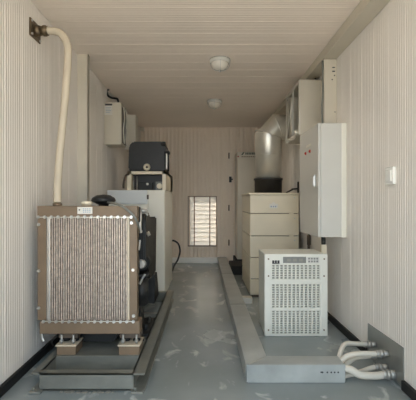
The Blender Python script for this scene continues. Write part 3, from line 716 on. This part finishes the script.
# entry plate and the conduits
m = MB()
pl = thing('cable_entry_plate', 'grey metal plate low on the wall where the pale conduits enter', 'plate', (XR, 2.48, 0))
m.prism([(2.242, 0.004), (2.73, 0.004), (2.73, 0.222), (2.242, 0.232)], 'x', XR-0.008, XR-0.0005, bev=0.0015); m.build('plate', PLATE, pl)
ends = [((0.818, 2.445, 0.085), [(0.85, 2.50, 0.122), (0.90, 2.56, 0.142), (0.98, 2.58, 0.135)], (2.60, 0.125)),
        ((0.818, 2.405, 0.092), [(0.86, 2.42, 0.118), (0.93, 2.42, 0.132), (1.02, 2.42, 0.132)], (2.42, 0.134)),
        ((0.818, 2.405, 0.045), [(0.86, 2.44, 0.06), (0.93, 2.48, 0.085), (1.0, 2.50, 0.085)], (2.51, 0.085)),
        ((0.818, 2.37, 0.020), [(0.86, 2.385, 0.022), (0.93, 2.40, 0.028), (1.01, 2.43, 0.040)], (2.435, 0.045)),
        ((0.818, 2.345, 0.080), [(0.85, 2.325, 0.074), (0.90, 2.315, 0.050), (0.99, 2.325, 0.040)], (2.335, 0.045))]
names = ['pale conduit arching highest from the tray end to the steel wall plate',
         'pale conduit just under the highest arch, running level to the wall plate',
         'pale conduit in the middle of the bunch entering the wall plate',
         'second lowest pale conduit, its fitting just above the lowest one',
         'thickest and lowest pale conduit sagging to the floor by the wall plate']
for i, (s0, mid, (ey, ez)) in enumerate(ends):
    rr = (0.0155, 0.0165, 0.0165, 0.0165, 0.022)[i]
    t = thing('flexible_conduit', names[i], 'conduit', s0, 'pale conduits at the wall plate')
    e = (XR-0.055, ey, ez)
    MB().tube([s0] + mid + [e], rr, n=14, rib=0.05, pitch=0.010).build('hose', CONDUIT, t)
    m = MB(); m.cyl((XR-0.085, ey, ez), (XR-0.055, ey, ez), rr*1.2, n=18); m.cyl((XR-0.060, ey, ez), (XR-0.040, ey, ez), rr*1.45, n=6); m.cyl((XR-0.04, ey, ez), (XR-0.0085, ey, ez), rr*1.15, n=18)
    m.build('gland_fitting', GLAND, t)

# ------------------------------------------------------------------ wall switch
a, b = 2.335, 2.44
sw = thing('light_switch', 'small white switch box on the ribbed wall', 'switch', (XR, 2.385, 1.15))
sz1, sz0 = P(0,167,2.385).z, P(0,184.5,2.385).z
box(XR-0.02, XR-0.0005, a, b, sz0, sz1, bev=0.005).build('box', WHITEB, sw)
box(XR-0.026, XR-0.019, a+0.018, b-0.018, sz0+0.018, sz1-0.018, bev=0.003).build('rocker', WHITEB, sw)

# ------------------------------------------------------------------ tall cabinet and base at the far end
KY = 6.35
kx0 = P(237.2,0,KY).x
tc_ = thing('distribution_cabinet', 'tall pale cabinet in the back corner beside the service door', 'cabinet', (0.8, 6.6, 0))
kz1 = P(0,152,KY).z
box(kx0, XR-0.02, KY, YB-0.075, 0.14, kz1, bev=0.006).build('body', CREAM_DULL, tc_)
box(kx0-0.03, XR-0.04, KY+0.02, YB-0.09, 0.0, 0.14).build('plinth', RUBBER, tc_)
box(kx0+0.006, XR-0.03, KY-0.012, KY+0.002, 0.15, P(0,159,KY).z, bev=0.003).build('door', CREAM_DULL, tc_)
m = MB(); lz = P(0,153.6,KY).z
m.prism([(P(241.2,0,KY).x, P(0,155,KY).z), (P(242.6,0,KY).x, P(0,155,KY).z), (P(244.6,0,KY).x, P(0,152.3,KY).z), (P(243.0,0,KY).x, P(0,152.3,KY).z)], 'y', KY-0.003, KY+0.001)
for px, w_ in ((245.4,1.1),(247,1.1),(248.6,1.1),(250.2,1.1),(251.8,1.1),(253.4,1.1),(255,.8)):
    m.box(P(px,0,KY).x, P(px+w_,0,KY).x, KY-0.003, KY+0.001, P(0,154.6,KY).z, P(0,152.6,KY).z)
m.build('emblem', GREENINK, tc_)
m = MB()
for k in range(8):
    px = 241.6 + k*1.85; m.box(P(px,0,KY).x, P(px+1.2,0,KY).x, KY-0.003, KY+0.001, P(0,157.2,KY).z, P(0,156.2,KY).z)
m.build('small_lettering', BROWN, tc_)
m = MB(); p = P(237.6,156.5,KY); m.cyl((p.x+0.01, KY-0.006, p.z), (p.x+0.01, KY+0.002, p.z), 0.012, n=12); m.build('lock', RED, tc_)
m = MB(); m.box(0.375, 0.62, 5.75, 6.30, 0.0, 0.13, bev=0.012); m.cyl((0.47, 5.75, 0.07), (0.47, 5.735, 0.07), 0.02, n=12)  # black block stands for floor shade beside the tray, plus a black base
o = m.build('shaded_base_block', RUBBER); tag(o, 'low black block for the shaded floor and black base beside the tray in the back corner', 'box')

# ------------------------------------------------------------------ light, sky, camera
W = bpy.data.worlds.new('sky'); SC.world = W; W.use_nodes = True
nt = W.node_tree; N, L = nt.nodes, nt.links
bg = N['Background']
tcw = N.new('ShaderNodeTexCoord'); sp = N.new('ShaderNodeSeparateXYZ'); cr = N.new('ShaderNodeValToRGB')
L.new(tcw.outputs['Generated'], sp.inputs[0]); L.new(sp.outputs['Z'], cr.inputs[0]); L.new(cr.outputs[0], bg.inputs[0])
ng = N.new('ShaderNodeMath'); ng.operation = 'MULTIPLY'; ng.inputs[1].default_value = -1; ng.use_clamp = True; L.new(sp.outputs['Y'], ng.inputs[0])   # sky glow before the open end, added to lift surfaces facing it
pw = N.new('ShaderNodeMath'); pw.operation = 'POWER'; pw.inputs[1].default_value = 4; L.new(ng.outputs[0], pw.inputs[0])
ma = N.new('ShaderNodeMath'); ma.operation = 'MULTIPLY_ADD'; ma.inputs[1].default_value = 2.6; ma.inputs[2].default_value = 1.2; L.new(pw.outputs[0], ma.inputs[0]); L.new(ma.outputs[0], bg.inputs[1])
cr.color_ramp.elements[0].position = 0.0; cr.color_ramp.elements[0].color = (0.84, 0.93, 1.0, 1)
cr.color_ramp.elements[1].position = 0.8; cr.color_ramp.elements[1].color = (0.56, 0.77, 1.0, 1)
bg.inputs[1].default_value = 2.0
sun = bpy.data.lights.new('sun', 'SUN'); sun.energy = 14.0; sun.angle = 0.01; sun.color = (1.0, 0.95, 0.87)
so = bpy.data.objects.new('sun', sun); COL.objects.link(so)
so.rotation_euler = Vector((0.75, -0.35, -1.0)).to_track_quat('-Z', 'Y').to_euler()

cam = bpy.data.cameras.new('camera'); co = bpy.data.objects.new('camera', cam); COL.objects.link(co)
co.location = (0, 0, EYE); co.rotation_euler = (PI/2, 0, 0)
cam.sensor_width = 36; cam.lens = F/416*36; cam.shift_x = 3/416; cam.shift_y = 2/416
cam.clip_start = 0.05; cam.clip_end = 200
SC.camera = co
vs = SC.view_settings
vs.view_transform = 'Standard'; vs.look = 'None'; vs.gamma = 1; vs.use_curve_mapping = False
vs.exposure = 0.33
